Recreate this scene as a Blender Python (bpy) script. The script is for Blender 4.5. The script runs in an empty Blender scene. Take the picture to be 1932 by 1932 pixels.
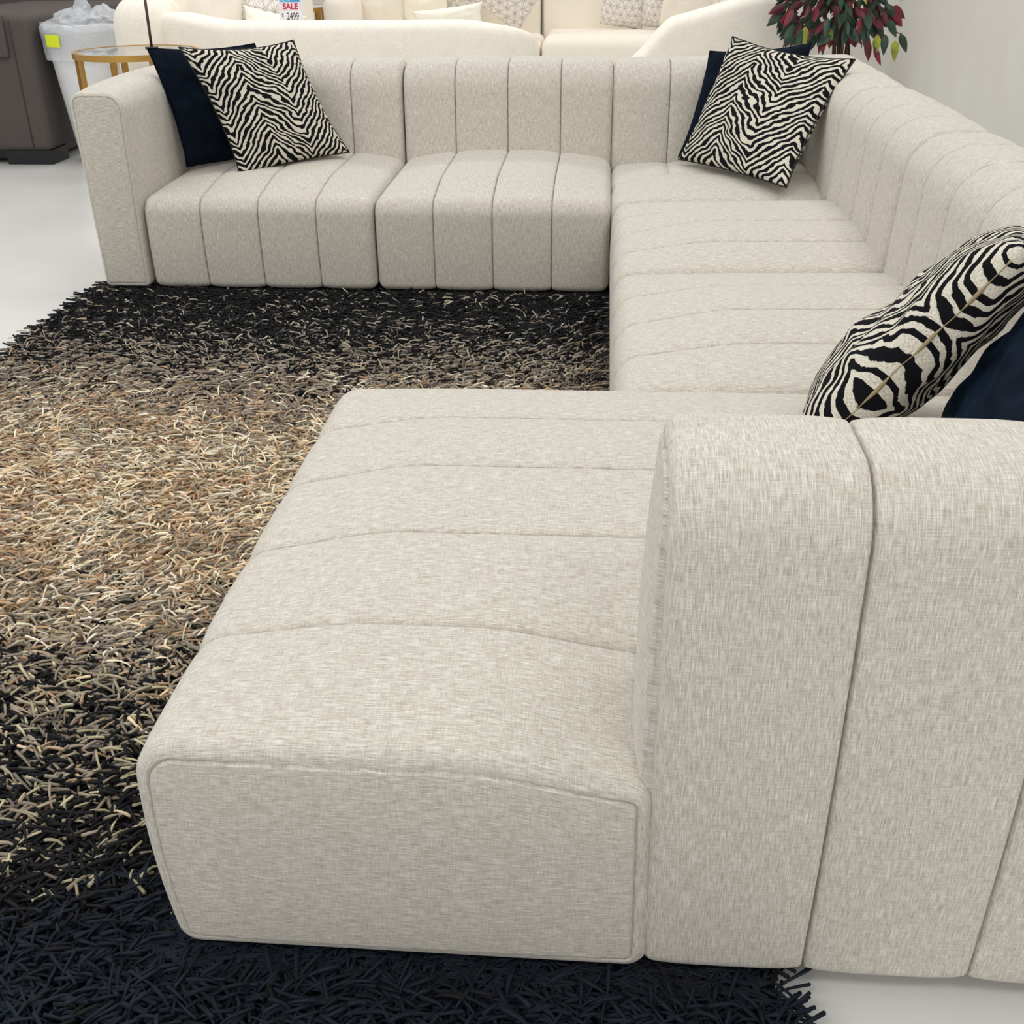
import bpy, bmesh, math, random
import numpy as np
from mathutils import Vector, Matrix, noise as mn
random.seed(7); rng = np.random.default_rng(7)
SC = bpy.context.scene; COL = SC.collection
PI = math.pi

# ------------------------------------------------------------------ helpers
def link(o, parent=None):
    COL.objects.link(o)
    if parent is not None: o.parent = parent
    return o
def tag(o, label=None, cat=None, group=None, kind=None):
    if label: o['label'] = label
    if cat: o['category'] = cat
    if group: o['group'] = group
    if kind: o['kind'] = kind
    return o
def thing(name, loc, label, cat, group=None, rz=0):
    o = bpy.data.objects.new(name, None); o.empty_display_size = .1
    o.location = loc; o.rotation_euler = (0, 0, rz)
    return tag(link(o), label, cat, group)
def obj(name, verts, faces, mat, parent=None, smooth=True, uvs=None, recalc=True, mats=None, midx=None):
    """world-space vertices; the parent's location is subtracted so the mesh stays put"""
    me = bpy.data.meshes.new(name)
    off = Vector(parent_world(parent)) if parent is not None else Vector((0, 0, 0))
    vs = [(v[0]-off.x, v[1]-off.y, v[2]-off.z) for v in verts]
    me.from_pydata(vs, [], faces)
    if uvs is not None:
        l = me.uv_layers.new(name='UVMap')
        arr = np.asarray(uvs, dtype=np.float32).ravel()
        l.data.foreach_set('uv', arr)
    for m in (mats or [mat]): me.materials.append(m)
    if midx is not None: me.polygons.foreach_set('material_index', midx)
    if recalc:
        bm = bmesh.new(); bm.from_mesh(me); bmesh.ops.recalc_face_normals(bm, faces=bm.faces); bm.to_mesh(me); bm.free()
    if smooth: me.polygons.foreach_set('use_smooth', [True]*len(me.polygons))
    me.update()
    return link(bpy.data.objects.new(name, me), parent)
def parent_world(p):
    x, y, z = 0, 0, 0
    while p is not None:
        x += p.location.x; y += p.location.y; z += p.location.z; p = p.parent
    return x, y, z

class MB:
    """collects simple solids into one mesh"""
    def __init__(s): s.v = []; s.f = []; s.uv = []
    def add(s, vs, fs):
        b = len(s.v); s.v += [tuple(v) for v in vs]; s.f += [tuple(i+b for i in f) for f in fs]
    def box(s, x0, x1, y0, y1, z0, z1, bev=0):
        bm = bmesh.new(); bmesh.ops.create_cube(bm, size=1)
        for v in bm.verts:
            v.co = Vector(((x0+x1)/2+v.co.x*(x1-x0), (y0+y1)/2+v.co.y*(y1-y0), (z0+z1)/2+v.co.z*(z1-z0)))
        if bev: bmesh.ops.bevel(bm, geom=bm.edges[:], offset=bev, segments=3, profile=.5, affect='EDGES')
        s.bm(bm)
    def bm(s, bm):
        bm.verts.index_update()
        s.add([v.co[:] for v in bm.verts], [[v.index for v in f.verts] for f in bm.faces]); bm.free()
    def tube(s, pts, r, n=10, cap=True):
        pts = [Vector(p) for p in pts]; rs = r if hasattr(r, '__len__') else [r]*len(pts)
        vs = []; fs = []
        up = Vector((0, 0, 1))
        for i, p in enumerate(pts):
            d = (pts[min(i+1, len(pts)-1)]-pts[max(i-1, 0)]).normalized()
            a = d.cross(up)
            if a.length < .05: a = d.cross(Vector((1, 0, 0)))
            a.normalize(); b = d.cross(a)
            for k in range(n):
                t = 2*PI*k/n; vs.append(p+(a*math.cos(t)+b*math.sin(t))*rs[i])
        for i in range(len(pts)-1):
            for k in range(n): fs.append((i*n+k, i*n+(k+1) % n, (i+1)*n+(k+1) % n, (i+1)*n+k))
        if cap: fs.append(tuple(range(n))[::-1]); fs.append(tuple(range((len(pts)-1)*n, len(pts)*n)))
        s.add(vs, fs)
    def lathe(s, c, prof, n=48, cap0=True, cap1=True, f=None):
        vs = []; fs = []
        for (r, z) in prof:
            for k in range(n):
                t = 2*PI*k/n; rr, zz = (r, z) if f is None else f(r, z, t)
                vs.append((c[0]+rr*math.cos(t), c[1]+rr*math.sin(t), c[2]+zz))
        m = len(prof)
        for i in range(m-1):
            for k in range(n): fs.append((i*n+k, i*n+(k+1) % n, (i+1)*n+(k+1) % n, (i+1)*n+k))
        if cap0: fs.append(tuple(range(n)))
        if cap1: fs.append(tuple(range((m-1)*n, m*n)))
        s.add(vs, fs)
    def build(s, name, mat, parent=None, smooth=False): return obj(name, s.v, s.f, mat, parent, smooth)

# ------------------------------------------------------------------ node materials
def srgb(r, g, b):
    f = lambda c: (c/255/12.92 if c/255 <= .04045 else ((c/255+.055)/1.055)**2.4)
    return (f(r), f(g), f(b), 1)
class NT:
    def __init__(s, name):
        s.m = bpy.data.materials.new(name); s.m.use_nodes = True; s.t = s.m.node_tree; s.N = s.t.nodes
        s.b = s.N['Principled BSDF']
    def n(s, typ, **kw):
        nd = s.N.new(typ)
        for k, v in kw.items(): setattr(nd, k, v)
        return nd
    def l(s, a, b): s.t.links.new(a, b)
    def math(s, op, a, b=None, c=None):
        nd = s.N.new('ShaderNodeMath'); nd.operation = op
        for i, x in enumerate((a, b, c)):
            if x is None: continue
            if isinstance(x, (int, float)): nd.inputs[i].default_value = x
            else: s.l(x, nd.inputs[i])
        return nd.outputs[0]
    def noise(s, vec, scale=1, detail=2, rough=.5, mapscale=None, rot=None, dist=0):
        if mapscale is not None:
            mp = s.N.new('ShaderNodeMapping'); mp.inputs['Scale'].default_value = mapscale
            if rot: mp.inputs['Rotation'].default_value = rot
            s.l(vec, mp.inputs['Vector']); vec = mp.outputs[0]
        nd = s.N.new('ShaderNodeTexNoise'); nd.inputs['Scale'].default_value = scale
        nd.inputs['Detail'].default_value = detail; nd.inputs['Roughness'].default_value = rough
        nd.inputs['Distortion'].default_value = dist
        s.l(vec, nd.inputs['Vector']); return nd.outputs['Fac']
    def ramp(s, fac, stops):
        nd = s.N.new('ShaderNodeValToRGB'); el = nd.color_ramp.elements
        while len(el) < len(stops): el.new(.5)
        for e, (p, c) in zip(el, stops): e.position = p; e.color = c
        s.l(fac, nd.inputs[0]); return nd.outputs[0]
    def bump(s, h, dist, strength=1):
        nd = s.N.new('ShaderNodeBump'); nd.inputs['Distance'].default_value = dist; nd.inputs['Strength'].default_value = strength
        s.l(h, nd.inputs['Height']); s.l(nd.outputs[0], s.b.inputs['Normal'])
def plain(name, col, rough=.6, metal=0, **kw):
    t = NT(name); tc = t.n('ShaderNodeTexCoord')
    f = t.noise(tc.outputs['Object'], 9, 3)
    c = Vector(col[:3])
    t.l(t.ramp(f, [(.3, (*(c*.94), 1)), (.7, (*(c*1.04), 1))]), t.b.inputs['Base Color'])
    t.b.inputs['Roughness'].default_value = rough; t.b.inputs['Metallic'].default_value = metal
    for k, v in kw.items(): t.b.inputs[k.replace('_', ' ')].default_value = v
    return t.m
def linen(name, dark, mid, light):
    t = NT(name); tc = t.n('ShaderNodeTexCoord'); uv = tc.outputs['UV']
    a = t.noise(uv, 1, 3, .6, mapscale=(820, 55, 1))      # slubs running along v
    b = t.noise(uv, 1, 3, .6, mapscale=(60, 860, 1))      # slubs running along u
    c = t.noise(uv, 1, 2, .7, mapscale=(1000, 1000, 1))
    d = t.noise(uv, 1, 4, .7, mapscale=(105, 75, 1))
    e = t.noise(uv, 1, 2, .5, mapscale=(640, 26, 1)); e2 = t.noise(uv, 1, 2, .5, mapscale=(30, 680, 1))
    sl = t.math('MULTIPLY', t.math('ADD', t.math('POWER', e, 2.5), t.math('MULTIPLY', t.math('POWER', e2, 2.5), .5)), .75)
    s1 = t.math('ADD', t.math('MULTIPLY_ADD', a, .9, t.math('MULTIPLY', b, .5)), t.math('SUBTRACT', sl, .20))
    s2 = t.math('MULTIPLY_ADD', c, .55, s1)
    s3 = t.math('MULTIPLY_ADD', d, .35, s2)
    f = t.math('DIVIDE', s3, 2.5)
    t.l(t.ramp(f, [(.36, dark), (.5, mid), (.65, light)]), t.b.inputs['Base Color'])
    t.b.inputs['Roughness'].default_value = .92; t.b.inputs['Specular IOR Level'].default_value = .15
    t.b.inputs['Sheen Weight'].default_value = .25; t.b.inputs['Sheen Roughness'].default_value = .5
    wv = t.math('SINE', t.math('MULTIPLY', t.n_u(uv), 3600)) if False else c
    t.bump(t.math('ADD', t.math('ADD', a, b), wv), .0006, .8)
    return t.m
def boucle(name, col, amp=.002, sc=160, amt=.06):
    t = NT(name); tc = t.n('ShaderNodeTexCoord'); v = tc.outputs['Object']
    f = t.noise(v, sc, 3, .6); g = t.noise(v, 14, 3, .6)
    h = t.math('MULTIPLY_ADD', f, .6, t.math('MULTIPLY', g, .4)); c = Vector(col[:3])
    t.l(t.ramp(h, [(.35, (*(c*(1-amt)), 1)), (.65, (*(c*(1+amt)), 1))]), t.b.inputs['Base Color'])
    t.b.inputs['Roughness'].default_value = .95; t.b.inputs['Specular IOR Level'].default_value = .1
    t.bump(f, amp, .7); return t.m
def zebra(name):
    t = NT(name); tc = t.n('ShaderNodeTexCoord'); uv = tc.outputs['UV']
    sp = t.n('ShaderNodeSeparateXYZ'); t.l(uv, sp.inputs[0]); u, v = sp.outputs[0], sp.outputs[1]
    w1 = t.noise(uv, 1, 2, .5, mapscale=(4, 6, 1))
    w2 = t.noise(uv, 1, 3, .65, mapscale=(11, 22, 1))
    uu = t.math('ADD', u, t.math('MULTIPLY', t.math('SUBTRACT', w1, .5), .06))
    zig = t.math('PINGPONG', t.math('ADD', uu, .245), .3)
    ph = t.math('ADD', t.math('MULTIPLY_ADD', zig, .95, v), t.math('MULTIPLY', t.math('SUBTRACT', w1, .5), .20))
    ph2 = t.math('MULTIPLY_ADD', ph, 2*PI*18.5, t.math('MULTIPLY', t.math('SUBTRACT', w2, .5), 3.8))
    s = t.math('SINE', ph2)
    cut = t.noise(uv, 1, 2, .5, mapscale=(9, 24, 1))
    val = t.math('ADD', s, t.math('MULTIPLY', t.math('SUBTRACT', cut, .47), 2.6))
    fine = t.noise(uv, 1, 2, .6, mapscale=(230, 230, 1))
    val = t.math('ADD', val, t.math('MULTIPLY', t.math('SUBTRACT', fine, .5), .5))
    mask = t.math('MULTIPLY', t.math('SUBTRACT', val, .14), 7); 
    cl = t.n('ShaderNodeClamp'); t.l(mask, cl.inputs[0])
    thr = t.noise(uv, 1, 2, .6, mapscale=(140, 420, 1))
    white = t.ramp(thr, [(.32, srgb(176, 170, 152)), (.6, srgb(226, 221, 208))])
    mx = t.n('ShaderNodeMix', data_type='RGBA'); t.l(cl.outputs[0], mx.inputs[0])
    mx.inputs[6].default_value = srgb(17, 17, 22); t.l(white, mx.inputs[7])
    t.l(mx.outputs[2], t.b.inputs['Base Color']); t.b.inputs['Roughness'].default_value = .9
    t.b.inputs['Specular IOR Level'].default_value = .12
    t.bump(t.math('MULTIPLY_ADD', cl.outputs[0], .6, t.math('MULTIPLY', thr, .5)), .0012, .8)
    return t.m
def velvet(name):
    t = NT(name); tc = t.n('ShaderNodeTexCoord')
    f = t.noise(tc.outputs['UV'], 5, 4, .6, dist=.6)
    t.l(t.ramp(f, [(.3, srgb(5, 11, 21)), (.7, srgb(13, 26, 42))]), t.b.inputs['Base Color'])
    t.b.inputs['Roughness'].default_value = .8; t.b.inputs['Sheen Weight'].default_value = .22
    t.b.inputs['Sheen Roughness'].default_value = .35; t.b.inputs['Sheen Tint'].default_value = srgb(60, 95, 130)
    t.b.inputs['Specular IOR Level'].default_value = .1
    t.bump(t.noise(tc.outputs['UV'], 7, 3, .5), .01, .5); return t.m
def starfabric(name):
    """white cloth with thin grey lines forming a lattice of six-petalled stars"""
    t = NT(name); tc = t.n('ShaderNodeTexCoord'); uv = tc.outputs['UV']
    sp = t.n('ShaderNodeSeparateXYZ'); t.l(uv, sp.inputs[0])
    x = t.math('MULTIPLY', sp.outputs[0], 6.5); y = t.math('MULTIPLY', sp.outputs[1], 6.5)
    lines = None
    for a in range(3):
        th = a*PI/3
        p = t.math('ADD', t.math('MULTIPLY', x, math.cos(th)), t.math('MULTIPLY', y, math.sin(th)))
        q = t.math('ADD', t.math('MULTIPLY', x, -math.sin(th)), t.math('MULTIPLY', y, math.cos(th)))
        pet = t.math('MULTIPLY', t.math('ABSOLUTE', t.math('SINE', t.math('MULTIPLY', p, PI))), .13)
        fr = t.math('PINGPONG', t.math('MULTIPLY', q, 1/.866), .5)
        d = t.math('ABSOLUTE', t.math('SUBTRACT', fr, pet))
        lines = d if lines is None else t.math('MINIMUM', lines, d)
    m = t.math('LESS_THAN', lines, .022)
    mx = t.n('ShaderNodeMix', data_type='RGBA'); t.l(m, mx.inputs[0])
    mx.inputs[6].default_value = srgb(238, 233, 226); mx.inputs[7].default_value = srgb(160, 152, 152)
    t.l(mx.outputs[2], t.b.inputs['Base Color']); t.b.inputs['Roughness'].default_value = .9
    return t.m

LINEN = linen('oatmeal_linen', srgb(168, 160, 146), srgb(211, 206, 195), srgb(243, 240, 233))
ZEBRA = zebra('zebra_weave'); VELVET = velvet('navy_velvet'); STAR = starfabric('star_lattice_cotton')
IVORY = boucle('ivory_boucle', srgb(246, 240, 228), .004, 90, .05)
CREAM = boucle('cream_upholstery', srgb(240, 232, 219), .0008, 200, .03)
OFFWHITE = boucle('off_white_cotton', srgb(250, 245, 230), .0008, 200, .03)
TAUPE = boucle('taupe_microfibre', srgb(90, 84, 82), .0006, 120, .06)
BLACKWOOD = plain('black_wood', srgb(16, 16, 24), .45)
DARK = plain('dark_feet', srgb(22, 20, 20), .6)
GOLD = plain('brushed_gold', srgb(196, 154, 84), .36, .85)
WHITEPLASTIC = plain('white_plastic', srgb(226, 228, 230), .4)
YELLOW = plain('yellow_label', srgb(226, 240, 30), .6)
PAPER = plain('paper', srgb(206, 210, 226), .7)
def glass():
    t = NT('table_glass'); t.b.inputs['Transmission Weight'].default_value = .9; t.b.inputs['Roughness'].default_value = .03
    t.b.inputs['Base Color'].default_value = srgb(236, 240, 236); t.b.inputs['IOR'].default_value = 1.45
    return t.m
def film():
    t = NT('clear_plastic_film'); t.b.inputs['Transmission Weight'].default_value = .15
    t.b.inputs['Roughness'].default_value = .18; t.b.inputs['Base Color'].default_value = srgb(226, 229, 233)
    t.b.inputs['Alpha'].default_value = .55; t.b.inputs['Specular IOR Level'].default_value = .8
    tc = t.n('ShaderNodeTexCoord'); t.bump(t.noise(tc.outputs['Object'], 22, 3, .6), .02, .7); return t.m
GLASS = glass(); FILM = film()

# ------------------------------------------------------------------ upholstery sweep
def rounded(poly, step=.012, arc=9):
    """fillet a polygon given as (a, b, radius) and resample it"""
    n = len(poly); out = []
    for i in range(n):
        P = Vector(poly[i][:2]); A = Vector(poly[i-1][:2]); B = Vector(poly[(i+1) % n][:2]); r = poly[i][2]
        d1 = (A-P).normalized(); d2 = (B-P).normalized(); ang = d1.angle(d2)
        if ang > 3.12:
            out.append(P); continue
        t = min(r/math.tan(ang/2), (A-P).length*.49, (B-P).length*.49); r = t*math.tan(ang/2)
        c = P+(d1+d2).normalized()*(r/math.sin(ang/2)); s = P+d1*t-c; e = P+d2*t-c
        k = max(3, arc)
        for j in range(k+1):
            w = j/k; th = math.atan2(s.x*e.y-s.y*e.x, s.x*e.x+s.y*e.y)*w
            out.append(c+Vector((s.x*math.cos(th)-s.y*math.sin(th), s.x*math.sin(th)+s.y*math.cos(th))))
    pts = []
    for i in range(len(out)):
        a, b = out[i], out[(i+1) % len(out)]; m = max(1, int((b-a).length/step))
        if m > 1: m = min(m, 26)
        for j in range(m): pts.append(a.lerp(b, j/m))
    res = [pts[0]]
    for p in pts[1:]:
        if (p-res[-1]).length > 1e-4: res.append(p)
    return res
def smooth01(t): t = max(0, min(1, t)); return t*t*(3-2*t)
def sweep(name, poly, W, seams, fmap, parent, r0=.025, r1=.025, cap0=False, cap1=False, disp=None, B=.0085, G=.012, bulge=.012, mat=None, step=.02):
    pts = rounded(poly, step); n = len(pts)
    area = sum(pts[i].x*pts[(i+1) % n].y-pts[(i+1) % n].x*pts[i].y for i in range(n))
    sg = 1 if area > 0 else -1
    nor = []
    for i in range(n):
        d = (pts[(i+1) % n]-pts[i-1]).normalized(); nor.append(Vector((d.y, -d.x))*sg)
    cen = sum(pts, Vector((0, 0)))/n
    arc = [0]
    for i in range(n): arc.append(arc[-1]+(pts[(i+1) % n]-pts[i]).length)
    edges = [0]+list(seams)+[W]
    us = set()
    for e in seams:
        for d in (.0007, .0016, .0028, .005, .01, .02): us |= {round(e-d, 5), round(e+d, 5)}
        us.add(e)
    for j in range(len(edges)-1):
        k = 9
        for i in range(1, k): us.add(round(edges[j]+(edges[j+1]-edges[j])*i/k, 5))
    for i in range(0, 8):
        us.add(round(r0*(1-math.cos(i/7*PI/2)), 5)); us.add(round(W-r1*(1-math.cos(i/7*PI/2)), 5))
    us = sorted(u for u in us if 0 <= u <= W)
    def inset(u):
        v = 0
        for j in range(len(edges)-1):
            if edges[j] <= u <= edges[j+1]:
                t = (u-edges[j])/(edges[j+1]-edges[j]); v = B*abs(2*t-1)**5
        for e in seams: v += G*math.exp(-((u-e)/.0020)**2)
        if u < r0: v += r0-math.sqrt(max(0, r0*r0-(r0-u)**2))
        if u > W-r1: v += r1-math.sqrt(max(0, r1*r1-(r1-(W-u))**2))
        return v
    V = []; F = []; UV = []
    lo = Vector((min(p.x for p in pts), min(p.y for p in pts))); hi = Vector((max(p.x for p in pts), max(p.y for p in pts)))
    cen = (lo+hi)/2
    def ring(u, ins, sc=1.0, du=0, bg=0):
        for i in range(n):
            p = pts[i]-nor[i]*ins
            if sc != 1: p = cen+(p-cen)*sc
            a, b = p.x, p.y
            qa = min(1, abs(2*(a-lo.x)/(hi.x-lo.x)-1)); qb = min(1, abs(2*(b-lo.y)/(hi.y-lo.y)-1))
            dd = du+bg*(1-qa**3)*(1-qb**3)
            if disp: a, b = disp(u, a, b)
            V.append(fmap(u+dd, a, b))
    rings = []
    for u in us: rings.append(('s', u, inset(u), 1, 0))
    def capr(u, ins, sgn):
        L = [('c', u, ins+.0006, 1, -sgn*.0045), ('c', u, ins+.0022, 1, -sgn*.0055), ('c', u, ins+.0036, 1, 0)]
        for s in (.985, .95, .9, .82, .72, .6, .46, .3, .12): L.append(('c', u, ins+.0036, s, 0))
        return [x+(sgn*bulge,) for x in L]
    i0 = inset(us[0]); i1 = inset(us[-1])
    pre = capr(us[0], i0, -1)[::-1] if cap0 else [('c', us[0], i0, s, 0) for s in (.4, .9)]
    post = capr(us[-1], i1, 1) if cap1 else [('c', us[-1], i1, s, 0) for s in (.9, .4)]
    allr = pre+rings+post
    for rr_ in allr: ring(*rr_[1:5], rr_[5] if len(rr_) > 5 else 0)
    Uc = [0]
    for j in range(1, len(allr)):
        Uc.append(Uc[-1]+math.hypot(allr[j][1]-allr[j-1][1], (allr[j][2]-allr[j-1][2]) if min(allr[j][1], W-allr[j][1]) < .06 else 0))
    for j in range(len(allr)-1):
        ka = allr[j][0] == 'c' or allr[j+1][0] == 'c'
        for i in range(n):
            i2 = (i+1) % n
            F.append((j*n+i, j*n+i2, (j+1)*n+i2, (j+1)*n+i))
            if ka and (allr[j][3] != 1 or allr[j+1][3] != 1 or cap0 or cap1) and not (allr[j][0] == 's' and allr[j+1][0] == 's'):
                def cu(jj, ii):
                    r = allr[jj]; p = pts[ii]-nor[ii]*r[2]; p = cen+(p-cen)*r[3]; return (p.y+3.3, p.x+1.7)
                UV += [cu(j, i), cu(j, i2), cu(j+1, i2), cu(j+1, i)]
            else:
                UV += [(Uc[j], arc[i]), (Uc[j], arc[i+1]), (Uc[j+1], arc[i+1]), (Uc[j+1], arc[i])]
    m = len(allr)
    for base, rj in ((0, 0), ((m-1)*n, m-1)):
        F.append(tuple(range(base, base+n)))
        r = allr[rj]
        for i in range(n):
            p = cen+(pts[i]-nor[i]*r[2]-cen)*r[3]; UV.append((p.y+3.3, p.x+1.7))
    jx = random.random()*5; UV = [(a+jx, b+jx*.7) for a, b in UV]
    return obj(name, V, F, mat or LINEN, parent, True, UV)

Z0 = .035
SEAT = [(0, Z0, .03), (-.004, .392, .062), (.80, .402, .03), (.80, Z0, .015)]
BACK = [(.768, .27, .02), (.80, .795, .12), (1.065, .80, .085), (1.085, Z0, .02), (.86, Z0, .02)]
def dome(W, D=.040, extra=None):
    def f(u, a, b):
        if b > .2:
            k = 1-abs(2*u/W-1)**2.4
            b += D*k*smooth01((a+.02)/.34)*smooth01((b-.2)/.15)
        if abs(a) < .08 and b < .36:    # soft belly of the front panel
            a -= .008*math.sin(PI*max(0, min(1, (b-Z0)/.33)))
        if extra: a, b = extra(u, a, b)
        return a, b
    return f
def backdisp(W):
    def f(u, a, b):
        k = 1-abs(2*u/W-1)**3
        if b > .4: b += .010*k*smooth01((b-.6)/.2)
        if a < .9 and b > .3: a -= .008*k
        return a, b
    return f
def legs(root, pts):
    for (x, y) in pts:
        m = MB(); m.lathe((x, y, 0), [(.018, 0.0), (.02, Z0+.01)], 16); m.build('leg', DARK, root, True)

YF = 4.23          # front plane of the back row
XF = .045          # front plane of the right run
# --- left end unit with arm
A = thing('sectional_module', (-1.43, 4.77, 0), 'oatmeal channel-tufted sofa unit with the left armrest, carrying zebra and navy pillows', 'sofa')
Wd = .915; x0 = -1.79
mp = lambda u, a, b: (x0+u, YF+a, b)
ss = [Wd*k/4 for k in (1, 2, 3)]
sweep('seat', SEAT, Wd-.006, ss, mp, A, disp=dome(Wd), r0=.03, r1=.025)
sweep('backrest', BACK, Wd-.006, ss, mp, A, disp=backdisp(Wd))
sweep('armrest', [(-1.992, Z0, .03), (-2.008, .785, .05), (-1.785, .785, .075), (-1.794, Z0, .03)], 1.08, [], lambda u, a, b: (a, YF-.012+u, b), A, r0=.012, r1=.05, cap0=True, disp=lambda u, a, b: (a, b+.012*smooth01((b-.5)/.2)*math.sin(PI*min(1, u/1.08))), bulge=.006)
legs(A, [(-1.93, 4.32), (-1.0, 4.32), (-1.93, 5.2), (-1.0, 5.2)])
# --- armless middle unit of the back row
Bm = thing('sectional_module', (-.42, 4.77, 0), 'armless oatmeal channel-tufted sofa unit, empty, in the middle of the back row', 'sofa')
x1 = -.875; mp = lambda u, a, b: (x1+u, YF+a, b); WB = .915; ss = [WB*k/4 for k in (1, 2, 3)]
sweep('seat', SEAT, WB-.006, ss, mp, Bm, disp=dome(WB, .045), r0=.03, r1=.03)
sweep('backrest', BACK, WB-.006, ss, mp, Bm, disp=backdisp(WB), r0=.025, r1=.025)
legs(Bm, [(-.78, 4.32), (-.06, 4.32), (-.78, 5.2), (-.06, 5.2)])
# --- corner unit
Cc = thing('sectional_module', (.55, 4.75, 0), 'oatmeal corner sofa unit with backrests on two sides, zebra pillow leaning in the corner', 'sofa')
def cornerdisp(u, a, b):
    # u runs towards the camera from Y=5.0; a is depth from the X front
    if b > .2:
        k = 1-abs(2*min(u, .77)/.77-1)**2.4
        w = smooth01((b-.2)/.15)
        b += .035*k*smooth01((a+.02)/.3)*w
        if u < .42: b -= w*(.006*math.exp(-((a-.235)/.0022)**2)+.006*max(0, 1-abs(a-.235)/.05)**2)*smooth01((.42-u)/.02)
    return a, b
cpoly = [(0, Z0, .015), (-.004, .392, .06), (.20, .398, .001), (.2325, .398, .001), (.235, .398, .001), (.2375, .398, .001), (.27, .398, .001), (.80, .402, .03), (.80, Z0, .015)]
sweep('seat', cpoly, .775, [.42], lambda u, a, b: (XF-.010+a, 5.01-u, b), Cc, disp=cornerdisp, r0=.01, r1=.03)
sweep('backrest', BACK, .958, [.243, .478, .708], lambda u, a, b: (XF-.011+u, YF+a, b), Cc, disp=backdisp(1.6), r0=.025, r1=.06)
sweep('backrest', BACK, 1.075, [.235, .49, .76], lambda u, a, b: (XF+a, YF+.005+u, b), Cc, disp=backdisp(1.8), r0=.025, r1=.06)
legs(Cc, [(.14, 4.33), (1.02, 4.33), (.14, 5.2), (1.02, 5.2)])
# --- two armless units of the right run
PY = .965
def rrun(ytop, label, D=.045):
    t = thing('sectional_module', (.58, ytop-PY/2, 0), label, 'sofa')
    m_ = lambda u, a, b: (XF+a, ytop-u, b); s_ = [PY*k/4 for k in (1, 2, 3)]
    sweep('seat', SEAT, PY-.006, s_, m_, t, disp=dome(PY, D), r0=.03, r1=.03)
    sweep('backrest', BACK, PY-.006, s_, m_, t, disp=backdisp(PY))
    legs(t, [(XF+.1, ytop-.1), (XF+.1, ytop-PY+.1), (XF+1, ytop-.1), (XF+1, ytop-PY+.1)])
    return t
rrun(4.228, 'armless oatmeal channel-tufted sofa unit directly in front of the corner unit')
rrun(3.262, 'armless oatmeal channel-tufted sofa unit between its twin and the big chaise')
# --- chaise with the near arm
Ch = thing('sectional_module', (.25, 1.68, 0), 'large oatmeal chaise unit with wide armrest nearest the camera, foot end on the rug', 'sofa')
CX = -.578; YT = 2.295
def chdisp(flip):
    def f(u, a, b):
        y = YT-u if not flip else 1.295-u
        if b > .2:
            w = smooth01((b-.2)/.15); t = (YT-y)/(YT-1.05)
            k = 1-abs(2*t-1)**2.6
            b += .048*k*smooth01((a+.02)/.30)*w
            x = CX+a
            b -= .042*w*smooth01((1.56-y)/.34)*smooth01((x+.17)/.28)
        if a < .08 and b < .36: a -= .010*math.sin(PI*max(0, min(1, (b-Z0)/.33)))
        return a, b
    return f
CH1 = [(0, Z0, .02), (-.008, .400, .06), (1.42, .405, .03), (1.42, Z0, .015)]
CH2 = [(.012, Z0, .035), (-.008, .400, .062), (.668, .402, .036), (.672, Z0, .035)]
sweep('seat', CH1, .9995, [.25, .5, .75], lambda u, a, b: (CX+a, YT-u, b), Ch, disp=chdisp(False), r0=.035, r1=.010)
sweep('seat', CH2, .247, [], lambda u, a, b: (CX+a, 1.2955-u, b), Ch, disp=chdisp(True), r0=.010, r1=.018, cap1=True, bulge=.012, B=.006)
sweep('backrest', BACK, 1.05, [.25, .5, .75, 1.0], lambda u, a, b: (XF+a, YT-u, b), Ch, disp=backdisp(1.05))
sweep('armrest', [(1.053, Z0, .03), (1.045, .79, .085), (1.275, .79, .06), (1.268, Z0, .03)], 1.05, [.218, .436, .654, .872], lambda u, a, b: (.082+u, a, b), Ch,
      r0=.016, r1=.05, cap0=True, bulge=.022, B=.006,
      disp=lambda u, a, b: (a-(.010*math.sin(PI*min(1, max(0, (b-.03)/.72))) if a < 1.12 else 0), b))
legs(Ch, [(-.46, 1.2), (-.46, 2.2), (1.0, 1.2), (1.0, 2.2)])

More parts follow.
